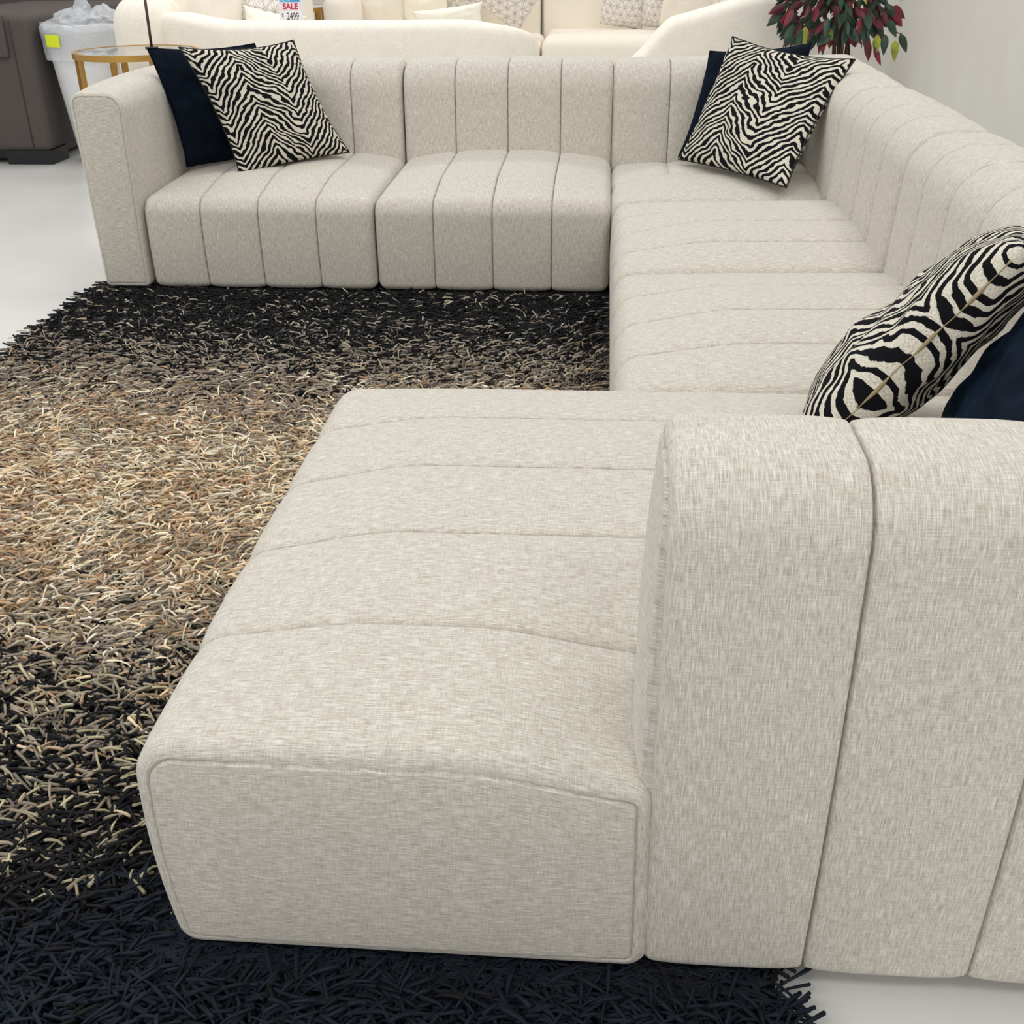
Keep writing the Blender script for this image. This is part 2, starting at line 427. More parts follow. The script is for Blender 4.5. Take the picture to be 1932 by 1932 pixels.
# ------------------------------------------------------------------ pillows
def pillow(name, BL, BR, TL, TR, T, mat, label, group=None, ears=.07, seed=0, N=44, mats=None, cat='pillow', pw=.5, fl=.0, uvr=1):
    BL, BR, TL, TR = map(Vector, (BL, BR, TL, TR)); C0 = (BL+BR+TL+TR)/4
    nx = (BR-BL).cross(TL-BL).normalized()
    root = C0
    V = []; idx = {}; UV = []; F = []
    def pos(i, j, side):
        a = -math.cos(PI*i/N)*.35+(2*i/N-1)*.65; b = -math.cos(PI*j/N)*.35+(2*j/N-1)*.65
        a2 = a*(1-ears*(1-b*b)*abs(a)**2); b2 = b*(1-ears*(.35 if b < 0 else 1)*(1-a*a)*abs(b)**2)
        u = (a2+1)/2; v = (b2+1)/2
        P = (BL*(1-u)+BR*u)*(1-v)+(TL*(1-u)+TR*u)*v
        th = T/2*((1-a*a)*(1-b*b))**pw
        q = Vector((a*1.8+seed*3.1, b*1.8, side*2.0+seed))
        e = (1-a*a)*(1-b*b)
        th *= 1+.22*mn.noise(q)+.10*mn.noise(q*2.7)
        P = P+nx*(side*th+fl*e+.006*mn.noise(q*2.1))
        return P, ((a+1)/2, (b+1)/2)
    for side in (1, -1):
        for i in range(N+1):
            for j in range(N+1):
                edge = i in (0, N) or j in (0, N)
                key = (i, j, 0 if edge else side)
                if key in idx: continue
                P, uv = pos(i, j, 0 if edge else side)
                idx[key] = len(V); V.append(P)
    uvof = {}
    for side in (1, -1):
        for i in range(N):
            for j in range(N):
                q = [(i, j), (i+1, j), (i+1, j+1), (i, j+1)]
                if side < 0: q = q[::-1]
                f = []
                for (a, b) in q:
                    edge = a in (0, N) or b in (0, N)
                    f.append(idx[(a, b, 0 if edge else side)])
                    aa = -math.cos(PI*a/N)*.35+(2*a/N-1)*.65; bb = -math.cos(PI*b/N)*.35+(2*b/N-1)*.65
                    UV.append(((aa+1)/2*uvr, (bb+1)/2*uvr))
                F.append(f)
    o = obj(name, [p-root for p in V], F, mat, None, True, UV, recalc=False)
    o.location = root
    tag(o, label, cat, group)
    edge_pts = lambda j: [V[idx[(i, j, 0)]] for i in range(N+1)]
    return o, nx, (lambda i, j: V[idx[(i, j, 0 if (i in (0, N) or j in (0, N)) else 1)]]), N
def piping(o, fn, N, mat, r=.004):
    m = MB(); loop = [fn(i, 0) for i in range(N)]+[fn(N, j) for j in range(N)]+[fn(i, N) for i in range(N, 0, -1)]+[fn(0, j) for j in range(N, -1, -1)]
    m.tube(loop, r, 6, False); m.build('piping', mat, o, True)

ZEDGE = plain('zebra_seam', srgb(34, 31, 33), .9)
o, nx, fn, N = pillow('throw_pillow', (-1.745, 4.66, .43), (-1.34, 5.00, .44), (-1.826, 4.62, .898), (-1.50, 5.0, .88), .11, VELVET, 'navy velvet pillow behind the zebra pillow at the left armrest', seed=3)
piping(o, fn, N, VELVET, .003)
o, nx, fn, N = pillow('throw_pillow', (-1.485, 4.55, .42), (-1.095, 4.87, .455), (-1.688, 4.60, .901), (-1.312, 4.94, .898), .15, ZEBRA, 'zebra striped pillow leaning near the left armrest', 'zebra', seed=1, ears=.10)
del o['group']; piping(o, fn, N, ZEDGE, .003)
o, nx, fn, N = pillow('throw_pillow', (.320, 4.90, .435), (.78, 4.74, .44), (.43, 4.99, .845), (.84, 4.99, .875), .11, VELVET, 'navy velvet pillow behind the zebra pillow in the sofa corner', seed=5)
piping(o, fn, N, VELVET, .003)
o, nx, fn, N = pillow('throw_pillow', (.312, 4.74, .455), (.675, 4.21, .45), (.50, 4.83, .915), (.945, 4.58, .852), .15, ZEBRA, 'zebra striped pillow leaning in the far corner of the sectional', seed=2, ears=.10)
piping(o, fn, N, ZEDGE, .003)
# the pair on the chaise: seen from their lower seam
o, nx, fn, N = pillow('throw_pillow', (.345, 1.78, .45), (.69, 1.84, .84), (.49, 2.20, .47), (.845, 2.10, .81), .18, ZEBRA, 'zebra striped pillow on the chaise with its zipped seam facing the camera', seed=4, ears=.03, pw=.42)
m = MB(); cnt = 0
m.tube([fn(i, 0) for i in range(4, N-3)], [.001+.003*max(0, math.sin(i*.8))**.6 if math.sin(i*.8) > 0 else .001 for i in range(4, N-3)], 8)
ztape = plain('zipper_tape', srgb(148, 132, 98), .6)
m.build('zipper', ztape, o, True)['label'] = 'tan zipper showing through the seam'
o, nx, fn, N = pillow('throw_pillow', (.565, 1.44, .455), (.83, 1.50, .78), (.64, 1.95, .46), (.875, 1.98, .79), .17, VELVET, 'navy velvet pillow on the chaise right beside the wide armrest', seed=6, ears=.03, pw=.42)
piping(o, fn, N, VELVET, .003)

# ------------------------------------------------------------------ shag rug
RX0, RX1, RY0, RY1 = -2.015, .268, .35, 4.33
rug = thing('shag_rug', (-.87, 2.3, 0), 'long shag rug graded from black through tan to black under the sectional', 'rug')
m = MB(); m.box(RX0, RX1, RY0, RY1, .001, .010, .002); 
def backm():
    t = NT('rug_backing'); tc = t.n('ShaderNodeTexCoord'); sp = t.n('ShaderNodeSeparateXYZ'); t.l(tc.outputs['Object'], sp.inputs[0])
    f = t.math('MULTIPLY_ADD', sp.outputs[1], 1/4.2, 1.95/4.2)
    k = srgb(20, 19, 22)
    t.l(t.ramp(f, [(.16, k), (.36, srgb(96, 82, 68)), (.5, srgb(128, 104, 80)), (.60, srgb(110, 92, 74)), (.70, srgb(60, 54, 50)), (.80, k)]), t.b.inputs['Base Color']); t.b.inputs['Roughness'].default_value = .95; return t.m
m.build('backing', backm(), rug)
def strands():
    dens = 17500
    area = (RX1-RX0)*(RY1-RY0); n = int(area*dens)
    x = rng.uniform(RX0, RX1, n); y = rng.uniform(RY0, RY1, n)
    def inside(x0, x1, y0, y1): return (x > x0) & (x < x1) & (y > y0) & (y < y1)
    hid = inside(CX+.06, 2, 1.10, YT-.06) | inside(XF+.06, 2, 1.1, 9) | inside(-1.94, 2, YF+.05, 9)
    x, y = x[~hid], y[~hid]; n = len(x)
    # palettes: 0 black/navy 1 taupe 2 tan 3 light beige 4 brown 5 grey 6 blue-black
    pal = np.array([[17, 17, 20], [152, 140, 123], [222, 199, 164], [228, 218, 195], [178, 149, 118], [112, 104, 97], [19, 28, 39]], float)
    keys = [(.0, (.05, 0, 0, 0, 0, 0, .95)), (1.09, (.06, 0, 0, .0, 0, 0, .94)), (1.17, (.72, .08, .0, .13, 0, .03, .05)), (1.35, (.66, .15, .02, .10, .0, .07, 0)),
            (1.52, (.52, .26, .03, .07, .04, .08, 0)), (1.68, (.36, .38, .04, .08, .06, .08, 0)), (1.86, (.06, .50, .12, .12, .16, .04, 0)), (2.10, (.0, .34, .28, .16, .22, 0, 0)),
            (2.40, (0, .18, .38, .22, .22, 0, 0)), (2.62, (0, .18, .40, .22, .20, 0, 0)), (2.85, (0, .36, .24, .18, .20, .02, 0)), (3.02, (.02, .55, .10, .12, .15, .06, 0)), (3.25, (.22, .48, .0, .07, .08, .15, 0)),
            (3.42, (.42, .34, 0, .06, .02, .16, 0)), (3.62, (.74, .10, 0, .05, 0, .11, 0)), (3.95, (.90, .02, 0, .03, 0, .05, 0)), (5, (.94, 0, 0, .02, 0, .04, 0))]
    ky = np.array([k[0] for k in keys]); kp = np.array([k[1] for k in keys], float); kp /= kp.sum(1, keepdims=True)
    yy = y+rng.normal(0, .025, n)+.05*np.sin(x*5+.5)+.03*np.sin(x*13)
    probs = np.stack([np.interp(yy, ky, kp[:, c]) for c in range(7)], 1); cum = probs.cumsum(1)
    pick = (rng.uniform(0, 1, n)[:, None] > cum).sum(1).clip(0, 6)
    patch = np.sin(x*9.3+2.1*np.sin(y*4.1))*np.sin(y*11.7+1.7*np.sin(x*5.3)); swap = rng.uniform(0, 1, n)
    pick = np.where((pick == 2) & (patch > .25) & (swap < .45), 3, pick); pick = np.where(((pick == 2) | (pick == 3)) & (patch < -.25) & (swap < .5) & (y > 1.75) & (y < 3.2), 4, pick)
    pick = np.where((pick != 0) & (y < 1.12+.04*np.sin(x*7)), 6, pick); dim = np.where((pick == 3) & ((y < 1.7) | (y > 3.3)), .80, 1)[:, None]*np.where((pick == 3)[:, None] & (y < 1.7)[:, None], np.array([[.98, .98, .90]]), 1)
    col = pal[pick]*dim*rng.uniform(.82, 1.12, n)[:, None]*(1+rng.normal(0, .012, (n, 3)))
    col = np.clip(col, 3, 255)/255
    lin = np.where(col <= .04045, col/12.92, ((col+.055)/1.055)**2.4)
    K = 6; M = 5
    L = rng.uniform(.050, .090, n); az = np.where(rng.uniform(0, 1, n) < .55, rng.integers(0, 2, n)*PI+.45*np.sin(x*3.1+y*2.3)+.4*np.sin(y*5.7-x*1.9)+rng.normal(0, .5, n), rng.uniform(0, 2*PI, n))
    tilt = rng.beta(1.7, 3.0, n)*.85+.05       # final elevation factor
    up0 = rng.uniform(.7, 1.3, n)
    upright = rng.uniform(0, 1, n) < .11
    top = rng.uniform(.016, .046, n); top[upright] += rng.uniform(.0, .018, upright.sum())
    rad = rng.uniform(.0022, .0033, n)
    light = pick == 3; rad *= .88; rad[light] *= .85; top[light] += .004
    edge = np.minimum(x-RX0, RX1-x)
    curl = rng.normal(0, .33, n)
    t = np.linspace(0, 1, K)
    P = np.zeros((n, K, 3)); P[:, 0, 0] = x; P[:, 0, 1] = y; P[:, 0, 2] = .006
    zz = .006+(top[:, None]-.006)*np.sin(np.minimum(1, t*1.35)[None, :]*PI/2)**.9
    droop = rng.uniform(-.25, .25, n); zz = zz-(droop*top*.8)[:, None]*np.clip(t-.6, 0, 1)[None, :]**1.5*2
    zz = np.maximum(zz, .006)
    P[:, :, 2] = zz
    P[:, 1:, 2] = np.where(((P[:, :1, 0] > CX-.05) & (P[:, :1, 1] > 1.0) & (P[:, :1, 1] < YT+.05)) | (P[:, :1, 1] > YF-.05) | ((P[:, :1, 0] > XF-.06) & (P[:, :1, 1] > 1.0)), np.minimum(P[:, 1:, 2], .030), P[:, 1:, 2])
    for k in range(1, K):
        a = az+curl*t[k]; dz = P[:, k, 2]-P[:, k-1, 2]; seg = L/(K-1)
        h = np.sqrt(np.maximum(seg**2-dz**2, (seg*.35)**2))
        P[:, k, 0] = P[:, k-1, 0]+np.cos(a)*h; P[:, k, 1] = P[:, k-1, 1]+np.sin(a)*h
    T = np.zeros_like(P); T[:, 1:-1] = P[:, 2:]-P[:, :-2]; T[:, 0] = P[:, 1]-P[:, 0]; T[:, -1] = P[:, -1]-P[:, -2]
    T /= np.linalg.norm(T, axis=2, keepdims=True)
    side = np.stack([-np.sin(az), np.cos(az), np.zeros(n)], 1)[:, None, :]
    A_ = side-T*(side*T).sum(2, keepdims=True); A_ /= np.linalg.norm(A_, axis=2, keepdims=True); B_ = np.cross(T, A_)
    rr = rad[:, None]*np.array([.8, .85, .88, .92, 1.2, 1.3])[None, :]
    th = np.arange(M)*2*PI/M
    V = P[:, :, None, :]+rr[:, :, None, None]*(A_[:, :, None, :]*np.cos(th)[None, None, :, None]+B_[:, :, None, :]*np.sin(th)[None, None, :, None])
    V = V.reshape(-1, 3); nv = len(V)
    base = (np.arange(n)*K*M)[:, None, None]; kk = (np.arange(K-1)*M)[None, :, None]; ii = np.arange(M)[None, None, :]; i2 = (ii+1) % M
    q = np.stack([base+kk+ii, base+kk+i2, base+kk+M+i2, base+kk+M+ii], -1).reshape(-1, 4)
    cap = ((np.arange(n)*K*M)[:, None]+(K-1)*M+np.arange(M)[None, :])
    me = bpy.data.meshes.new('pile'); off = np.array([-.87, 2.3, 0])
    nq, nc = len(q), n
    me.vertices.add(nv); me.vertices.foreach_set('co', (V-off).astype(np.float32).ravel())
    me.loops.add(nq*4+nc*M); me.loops.foreach_set('vertex_index', np.concatenate([q.ravel(), cap.ravel()]).astype(np.int32))
    me.polygons.add(nq+nc)
    ls = np.concatenate([np.arange(nq)*4, nq*4+np.arange(nc)*M]).astype(np.int32)
    me.polygons.foreach_set('loop_start', ls)
    me.polygons.foreach_set('use_smooth', np.concatenate([np.ones(nq, bool), np.zeros(nc, bool)]))
    me.update(calc_edges=True)
    ca = me.color_attributes.new('yarn', 'FLOAT_COLOR', 'POINT')
    c4 = np.ones((n, K*M, 4), np.float32); c4[:, :, :3] = lin[:, None, :]
    ca.data.foreach_set('color', c4.ravel())
    t_ = NT('shag_yarn'); at = t_.n('ShaderNodeAttribute', attribute_name='yarn'); t_.l(at.outputs['Color'], t_.b.inputs['Base Color'])
    t_.b.inputs['Roughness'].default_value = .75; t_.b.inputs['Specular IOR Level'].default_value = .25
    me.materials.append(t_.m)
    o = link(bpy.data.objects.new('pile', me), rug); o['kind'] = 'stuff'
strands()

# ------------------------------------------------------------------ setting
def flr():
    t = NT('polished_white_floor'); tc = t.n('ShaderNodeTexCoord')
    f = t.noise(tc.outputs['Object'], 1.4, 4, .6)
    t.l(t.ramp(f, [(.3, srgb(216, 216, 213)), (.7, srgb(226, 226, 223))]), t.b.inputs['Base Color'])
    t.b.inputs['Roughness'].default_value = .28; t.b.inputs['Specular IOR Level'].default_value = .4
    return t.m
def wal():
    t = NT('painted_wall'); tc = t.n('ShaderNodeTexCoord')
    f = t.noise(tc.outputs['Object'], .9, 3, .5)
    t.l(t.ramp(f, [(.3, srgb(210, 204, 199)), (.5, srgb(212, 210, 204)), (.7, srgb(216, 216, 208))]), t.b.inputs['Base Color'])
    t.b.inputs['Roughness'].default_value = .7; t.bump(t.noise(tc.outputs['Object'], 1.2, 2), .05, .25); return t.m
WALL = wal()
m = MB(); m.box(-9, 4, -10, 12.5, -.05, 0); tag(m.build('floor', flr()), kind='structure')
m = MB(); m.box(2.6, 2.7, -.5, 11.15, 0, 3.2); tag(m.build('wall_right', WALL), kind='structure')
m = MB(); m.box(-9, 2.6, 11.1, 11.2, 0, 3.2); tag(m.build('wall_back', WALL), kind='structure')

# ------------------------------------------------------------------ soft slab helper for the background sofas
def softwall(name, path, heights, z0, thick, mat, parent, rt=.09, n=14):
    """a padded wall that follows a plan path, with a rounded top and rounded ends"""
    P = [Vector(p) for p in path]; V = []; F = []
    K = len(P); sec = []
    for j in range(n+1):
        a = PI*j/n; sec.append((math.cos(a), math.sin(a)))
    for i, p in enumerate(P):
        d = (P[min(i+1, K-1)]-P[max(i-1, 0)]).normalized(); s = Vector((-d.y, d.x))
        e = min(i, K-1-i)/max(1, K-1); endk = min(1, (math.sqrt(max(0, 1-(1-min(1, e*10))**2))*.96+.04))
        h = heights[i]-(1-endk)*.05; tk = thick/2*endk
        V.append((p.x+s.x*-tk, p.y+s.y*-tk, z0)); 
        for (cx, cz) in [(-1.0, None)]: pass
        for j in range(n+1):
            c, sn = sec[n-j]
            c2 = math.copysign(abs(c)**.55, c); s2 = sn**.55 if sn > 0 else 0
            V.append((p.x+s.x*c2*tk, p.y+s.y*c2*tk, h-rt+s2*rt))
        V.append((p.x+s.x*tk, p.y+s.y*tk, z0))
    m_ = n+3
    for i in range(K-1):
        for j in range(m_-1): F.append((i*m_+j, i*m_+j+1, (i+1)*m_+j+1, (i+1)*m_+j))
        F.append((i*m_+m_-1, i*m_, (i+1)*m_, (i+1)*m_+m_-1))
    F.append(tuple(range(m_))); F.append(tuple(range((K-1)*m_, K*m_)))
    return obj(name, V, F, mat, parent, True)
def blob(name, x0, x1, y0, y1, z0, z1, mat, parent, r=.1, puff=.0, seg=6):
    bm = bmesh.new(); bmesh.ops.create_cube(bm, size=1)
    for v in bm.verts: v.co = Vector(((x0+x1)/2+v.co.x*(x1-x0), (y0+y1)/2+v.co.y*(y1-y0), (z0+z1)/2+v.co.z*(z1-z0)))
    bmesh.ops.bevel(bm, geom=bm.edges[:], offset=r, segments=seg, profile=.5, affect='EDGES')
    bmesh.ops.subdivide_edges(bm, edges=[e for e in bm.edges if e.calc_length() > .08], cuts=5, use_grid_fill=True)
    bm.verts.index_update(); cx, cy, cz = (x0+x1)/2, (y0+y1)/2, (z0+z1)/2
    for v in bm.verts:
        a, b, c = (v.co.x-cx)/(x1-x0)*2, (v.co.y-cy)/(y1-y0)*2, (v.co.z-cz)/(z1-z0)*2
        if puff:
            v.co.z += puff*max(0, 1-a*a)*max(0, 1-b*b)*c
            v.co.y += puff*max(0, 1-a*a)*max(0, 1-c*c)*b*.7
            v.co.x += puff*max(0, 1-c*c)*max(0, 1-b*b)*a*.7
    V = [v.co[:] for v in bm.verts]; F = [[v.index for v in f.verts] for f in bm.faces]; bm.free()
    return obj(name, V, F, mat, parent, True)

# ivory curved sofa, its back towards us
IV = thing('curved_sofa', (-1.6, 6.5, 0), 'ivory boucle sofa with a curved back turned to the camera, behind the left pillows', 'sofa')
pth = []; hts = []
for i in range(61):
    t = i/60; x = -2.56+2.14*t
    y = 6.68+.08*((t-.5)*2)**2+.25*max(0, (t-.86)/.14)**2
    px = t
    h = .915-.058*smooth01((t-.0)/.22)
    if t > .78: h -= .09*((t-.78)/.22)**2.2
    pth.append((x, y)); hts.append(h)
softwall('backrest', pth, hts, .06, .26, IVORY, IV, rt=.10)
blob('armrest', -2.83, -2.50, 6.60, 7.5, .06, .985, IVORY, IV, .15, .02, 7)
blob('seat', -2.5, -.5, 6.85, 7.5, .06, .44, IVORY, IV, .08, .02)
for x, y in ((-2.7, 6.75), (-.7, 6.85), (-2.7, 7.35), (-.7, 7.35)):
    m = MB(); m.lathe((x, y, 0), [(.025, 0), (.03, .08)], 16); m.build('leg', DARK, IV, True)
# cushions on the ivory sofa
def cushion(c, w, h, T, rot, mat, label, seed=0, lean=.0, group=None, name='throw_pillow', uvr=1, ears=.05):
    cx, cy, cz = c; R = Matrix.Rotation(rot[1], 3, 'Z') @ Matrix.Rotation(lean, 3, 'X') @ Matrix.Rotation(rot[0], 3, 'Y')
    q = [Vector(c)+R @ Vector((sx*w/2, 0, sz*h/2)) for sx, sz in ((-1, -1), (1, -1), (-1, 1), (1, 1))]
    o, nx, fn, N = pillow(name, q[0], q[1], q[2], q[3], T, mat, label, group, seed=seed, N=22, uvr=uvr, ears=ears)
    return o
# far cream sectional facing the camera
FS = thing('cream_sofa', (-.3, 10.1, 0), 'cream sectional sofa far behind, facing the camera, strewn with cushions', 'sofa')
blob('seat', -2.2, -.535, 9.5, 10.45, .08, .50, CREAM, FS, .06, .02)
blob('seat', -.515, 1.35, 9.5, 10.45, .08, .535, CREAM, FS, .08, .02)
blob('backrest', -2.2, -.575, 10.4, 10.7, .4, 1.0, CREAM, FS, .04, .01)
blob('backrest', -.545, 1.35, 10.4, 10.7, .4, 1.0, CREAM, FS, .04, .01)
blob('armrest', -2.28, -2.02, 9.5, 10.7, .06, .87, CREAM, FS, .11, .02)
for x in (-2.1, 1.2):
    for y in (9.6, 10.6): m = MB(); m.lathe((x, y, 0), [(.025, 0), (.03, .1)], 12); m.build('leg', DARK, FS, True)
cushion((-1.88, 9.93, .70), .40, .42, .16, (.02, 0), CREAM, 'plain cream cushion beside the arm of the far cream sofa', 11, .25)
cushion((-1.55, 10.02, .735), .46, .40, .18, (-.06, 0), OFFWHITE, 'off-white cushion leaning right of the plain cream cushion', 12, .3)
cushion((-1.27, 9.62, .66), .60, .21, .14, (-.12, .05), OFFWHITE, 'long off-white lumbar cushion above the ivory sofa back', 13, .2, ears=.14)
cushion((-1.27, 10.2, .80), .44, .40, .14, (.12, 0), STAR, 'white cushion with a star lattice print, behind the long lumbar cushion', 14, .3)
cushion((-.80, 9.95, .87), .50, .50, .16, (.62, 0), STAR, 'star lattice cushion tipped on its corner by the far sofa gap', 15, .25)
cushion((.13, 10.12, .765), .37, .42, .15, (.13, -.25), STAR, 'star lattice cushion standing upright on the far sofa seat', 16, .25, uvr=.9)
cushion((.42, 10.03, .765), .30, .42, .15, (.13, -.45), STAR, 'narrow-looking star lattice cushion right of the upright one', 17, .2, uvr=.9)
cushion((.64, 9.78, .79), .42, .46, .18, (.16, -.3), CREAM, 'plain cream cushion right of the two star lattice cushions', 18, .2)
cushion((1.08, 9.70, .80), .42, .46, .18, (.2, -.3), OFFWHITE, 'off-white cushion at the right end of the far cream sofa', 19, .2)
# second cream sofa whose back is towards us on the right
RS = thing('curved_sofa', (.8, 7.2, 0), 'cream sofa with a sloping back rising to the right, beside the tree', 'sofa')
pth = []; hts = []
for i in range(51):
    t = i/50; x = .10+.98*t; pth.append((x, 6.95+.05*t))
    hts.append(.62+.215*smooth01(t/.30)+.135*smooth01((t-.12)/.75))
softwall('backrest', pth, hts, .06, .26, IVORY, RS, rt=.11)
blob('seat', .2, 1.0, 7.1, 8.1, .06, .42, IVORY, RS, .08, .02)
for x, y in ((.3, 7.2), (.95, 7.2), (.3, 8.0), (.95, 8.0)):
    m = MB(); m.lathe((x, y, 0), [(.025, 0), (.03, .08)], 12); m.build('leg', DARK, RS, True)
# cushions and shapes beyond the ivory sofa on the left
LS = thing('cream_armchair', (-2.36, 8.9, 0), 'cream armchair behind the sale sign', 'armchair')
blob('backrest', -2.66, -2.13, 8.4, 8.7, .3, 1.02, CREAM, LS, .10, .02)
blob('seat', -2.9, -2.1, 8.5, 9.2, .06, .42, CREAM, LS, .06, .02)
for x, y in ((-2.8, 8.6), (-2.2, 8.6), (-2.8, 9.1), (-2.2, 9.1)):
    m = MB(); m.lathe((x, y, 0), [(.02, 0), (.025, .08)], 12); m.build('leg', DARK, LS, True)
cushion((-2.36, 6.99, .84), .42, .46, .15, (.03, .1), CREAM, 'large cream cushion propped inside the ivory curved sofa', 21, -.2)
cushion((-2.10, 7.08, .79), .26, .40, .09, (.22, .1), STAR, 'star lattice cushion peeking over the ivory sofa back at the left', 22, -.2, uvr=.7)
cushion((-1.96, 6.92, .80), .38, .20, .10, (.18, .0), OFFWHITE, 'small white cushion lying behind the ivory sofa back by the sign', 23, -.3, ears=.15)

# sale sign standing in the ivory sofa
SG = thing('sale_sign', (-1.825, 6.87, .44), 'white sale card with blue header and the price $2499', 'sign')
m = MB(); m.box(-1.893, -1.757, 6.868, 6.872, .44, 1.09); m.build('card', plain('sign_card', srgb(240, 240, 244), .5), SG)
def bluecard():
    t = NT('sign_blue'); tc = t.n('ShaderNodeTexCoord'); f = t.noise(tc.outputs['Object'], 26, 3, .6, dist=1)
    t.l(t.ramp(f, [(.35, srgb(70, 150, 205)), (.6, srgb(130, 205, 235)), (.75, srgb(200, 232, 245))]), t.b.inputs['Base Color']); return t.m
m = MB(); m.box(-1.886, -1.763, 6.8655, 6.8679, .901, 1.075); hd = m.build('header', bluecard(), SG)
m = MB(); m.box(-1.886, -1.763, 6.8645, 6.8656, .901, .942); m.build('banner', plain('sign_pink_white', srgb(246, 226, 234), .5), hd)
def text(s, size, loc, mat, name, parent, sx=1, ext=.0006, bold=0):
    cu = bpy.data.curves.new(name, 'FONT'); cu.body = s; cu.size = size; cu.extrude = ext; cu.offset = bold; cu.align_x = 'CENTER'
    tmp = bpy.data.objects.new('tmp', cu); COL.objects.link(tmp); dg = bpy.context.evaluated_depsgraph_get()
    me = bpy.data.meshes.new_from_object(tmp.evaluated_get(dg)); bpy.data.objects.remove(tmp)
    M = Matrix.Translation(Vector(loc)-Vector(parent_world(parent))) @ Matrix.Rotation(PI/2, 4, 'X') @ Matrix.Diagonal((sx, 1, 1, 1))
    me.transform(M); me.materials.clear(); me.materials.append(mat); o = link(bpy.data.objects.new(name, me), parent); return o
RED = plain('sign_red', srgb(190, 18, 64), .5); INK = plain('sign_ink', srgb(52, 52, 60), .5); SCRIPT = plain('sign_script', srgb(40, 90, 160), .5)
text('SALE', .041, (-1.8245, 6.8640, .907), RED, 'sale_lettering', hd, 1.02, bold=.0014)
text('2499', .054, (-1.815, 6.8675, .850), INK, 'price_lettering', SG, .68)
text('$', .027, (-1.874, 6.8675, .866), INK, 'price_lettering', SG, .8)
m = MB()
for k, (a, b, zc) in enumerate(((-1.882, -1.84, .965), (-1.83, -1.77, .958), (-1.88, -1.80, .99))):
    m.tube([(a+(b-a)*i/24, 6.8650, zc+.008*math.sin(i*1.1)+.004*math.sin(i*2.3)) for i in range(25)], .0011, 5)
m.build('script_lettering', SCRIPT, hd, True)

# round gold tables
def round_table(c, R, H, label, rim=.03, legsn=4, pair=True, topmat=None, rot=0):
    t = thing('side_table', (c[0], c[1], 0), label, 'table')
    m = MB()
    prof = [(R-.02, H-rim), (R, H-rim), (R, H), (R-.02, H)]
    m.lathe((c[0], c[1], 0), prof+[prof[0]], 96, False, False); m.build('rim', GOLD, t, False)
    m = MB(); m.lathe((c[0], c[1], 0), [(R-.021, H-.012), (R-.021, H-.002)], 96); m.build('glass_top', topmat or GLASS, t, False)
    for k in range(legsn):
        a = rot+2*PI*k/legsn
        for da in ((-.10, .10) if pair else (0,)):
            x, y = c[0]+(R-.014)*math.cos(a+da), c[1]+(R-.014)*math.sin(a+da)
            m = MB(); w = .017; ca, sa = math.cos(a+da), math.sin(a+da)
            q = [(x+ca*u-sa*v, y+sa*u+ca*v) for u, v in ((-.008, -w), (.008, -w), (.008, w), (-.008, w))]
            m.add([(p[0], p[1], 0.02) for p in q]+[(p[0], p[1], H-rim+.002) for p in q], [(0, 1, 2, 3), (4, 5, 6, 7), (0, 1, 5, 4), (1, 2, 6, 5), (2, 3, 7, 6), (3, 0, 4, 7)])
            m.build('leg', GOLD, t)
    m = MB(); m.lathe((c[0], c[1], 0), [(R-.02, .0), (R, .0), (R, .02), (R-.02, .02), (R-.02, 0)], 96, False, False); m.build('base_ring', GOLD, t, False)
    return t
TBX, TBY, TBH, TBR = -2.50, 6.17, .752, .325
round_table((TBX, TBY), TBR, TBH, 'round glass side table with a gold frame behind the left armrest', rot=-2.42)
stone = plain('grey_stone_top', srgb(196, 194, 192), .3)
round_table((-2.62, 9.85), .33, .755, 'gold-framed table with grey top seen between two far cream sofas', topmat=stone, rot=.9)
round_table((-.69, 7.75), .22, .625, 'small round grey-topped table just past the ivory sofa end', topmat=stone, rim=.03)
# slim dark stand on the glass table
st = thing('display_stand', (-2.462, 6.30, TBH), 'slim dark brown metal rod standing on the glass side table', 'stand')
m = MB(); px, py = -2.462, 6.30
BRONZE = plain('dark_bronze', srgb(86, 66, 60), .4, .4)
m.lathe((px, py, TBH-.001), [(.035, 0), (.035, .006)], 24); m.build('base', BRONZE, st)
m = MB(); m.tube([(px, py, TBH+.004), (px+.004, py, 1.12)], .0075, 10); m.build('rod', BRONZE, st, True)

# taupe recliner sofa on the left
TS = thing('taupe_sofa', (-4.2, 8.0, 0), 'taupe microfibre sofa on black block feet at the far left', 'sofa')
blob('armrest', -4.25, -3.485, 7.0, 8.7, .085, .875, TAUPE, TS, .045, .004)
blob('backrest', -5.5, -3.52, 8.6, 9.3, .12, 1.02, TAUPE, TS, .09, .02)
blob('seat', -5.5, -4.2, 7.1, 8.7, .09, .48, TAUPE, TS, .06, .02)
m = MB(); m.box(-3.80, -3.63, 6.965, 7.005, .64, .88, .012)
m.build('fabric_flap', TAUPE, TS, True)
m = MB(); m.tube([(-3.60, 6.997, .09), (-3.60, 6.996, .84), (-3.61, 7.04, .874)], .0035, 6); m.build('seam', plain('taupe_seam', srgb(70, 62, 58), .9), TS, True)
m = MB(); m.box(-3.80, -3.50, 7.015, 7.25, 0, .088, .004); m.build('foot', BLACKWOOD, TS)
m = MB(); m.box(-3.75, -3.50, 8.4, 8.6, 0, .088, .004); m.build('foot', BLACKWOOD, TS)
m = MB(); m.box(-5.5, -3.56, 7.06, 8.6, .03, .09, .004); m.build('plinth', BLACKWOOD, TS)

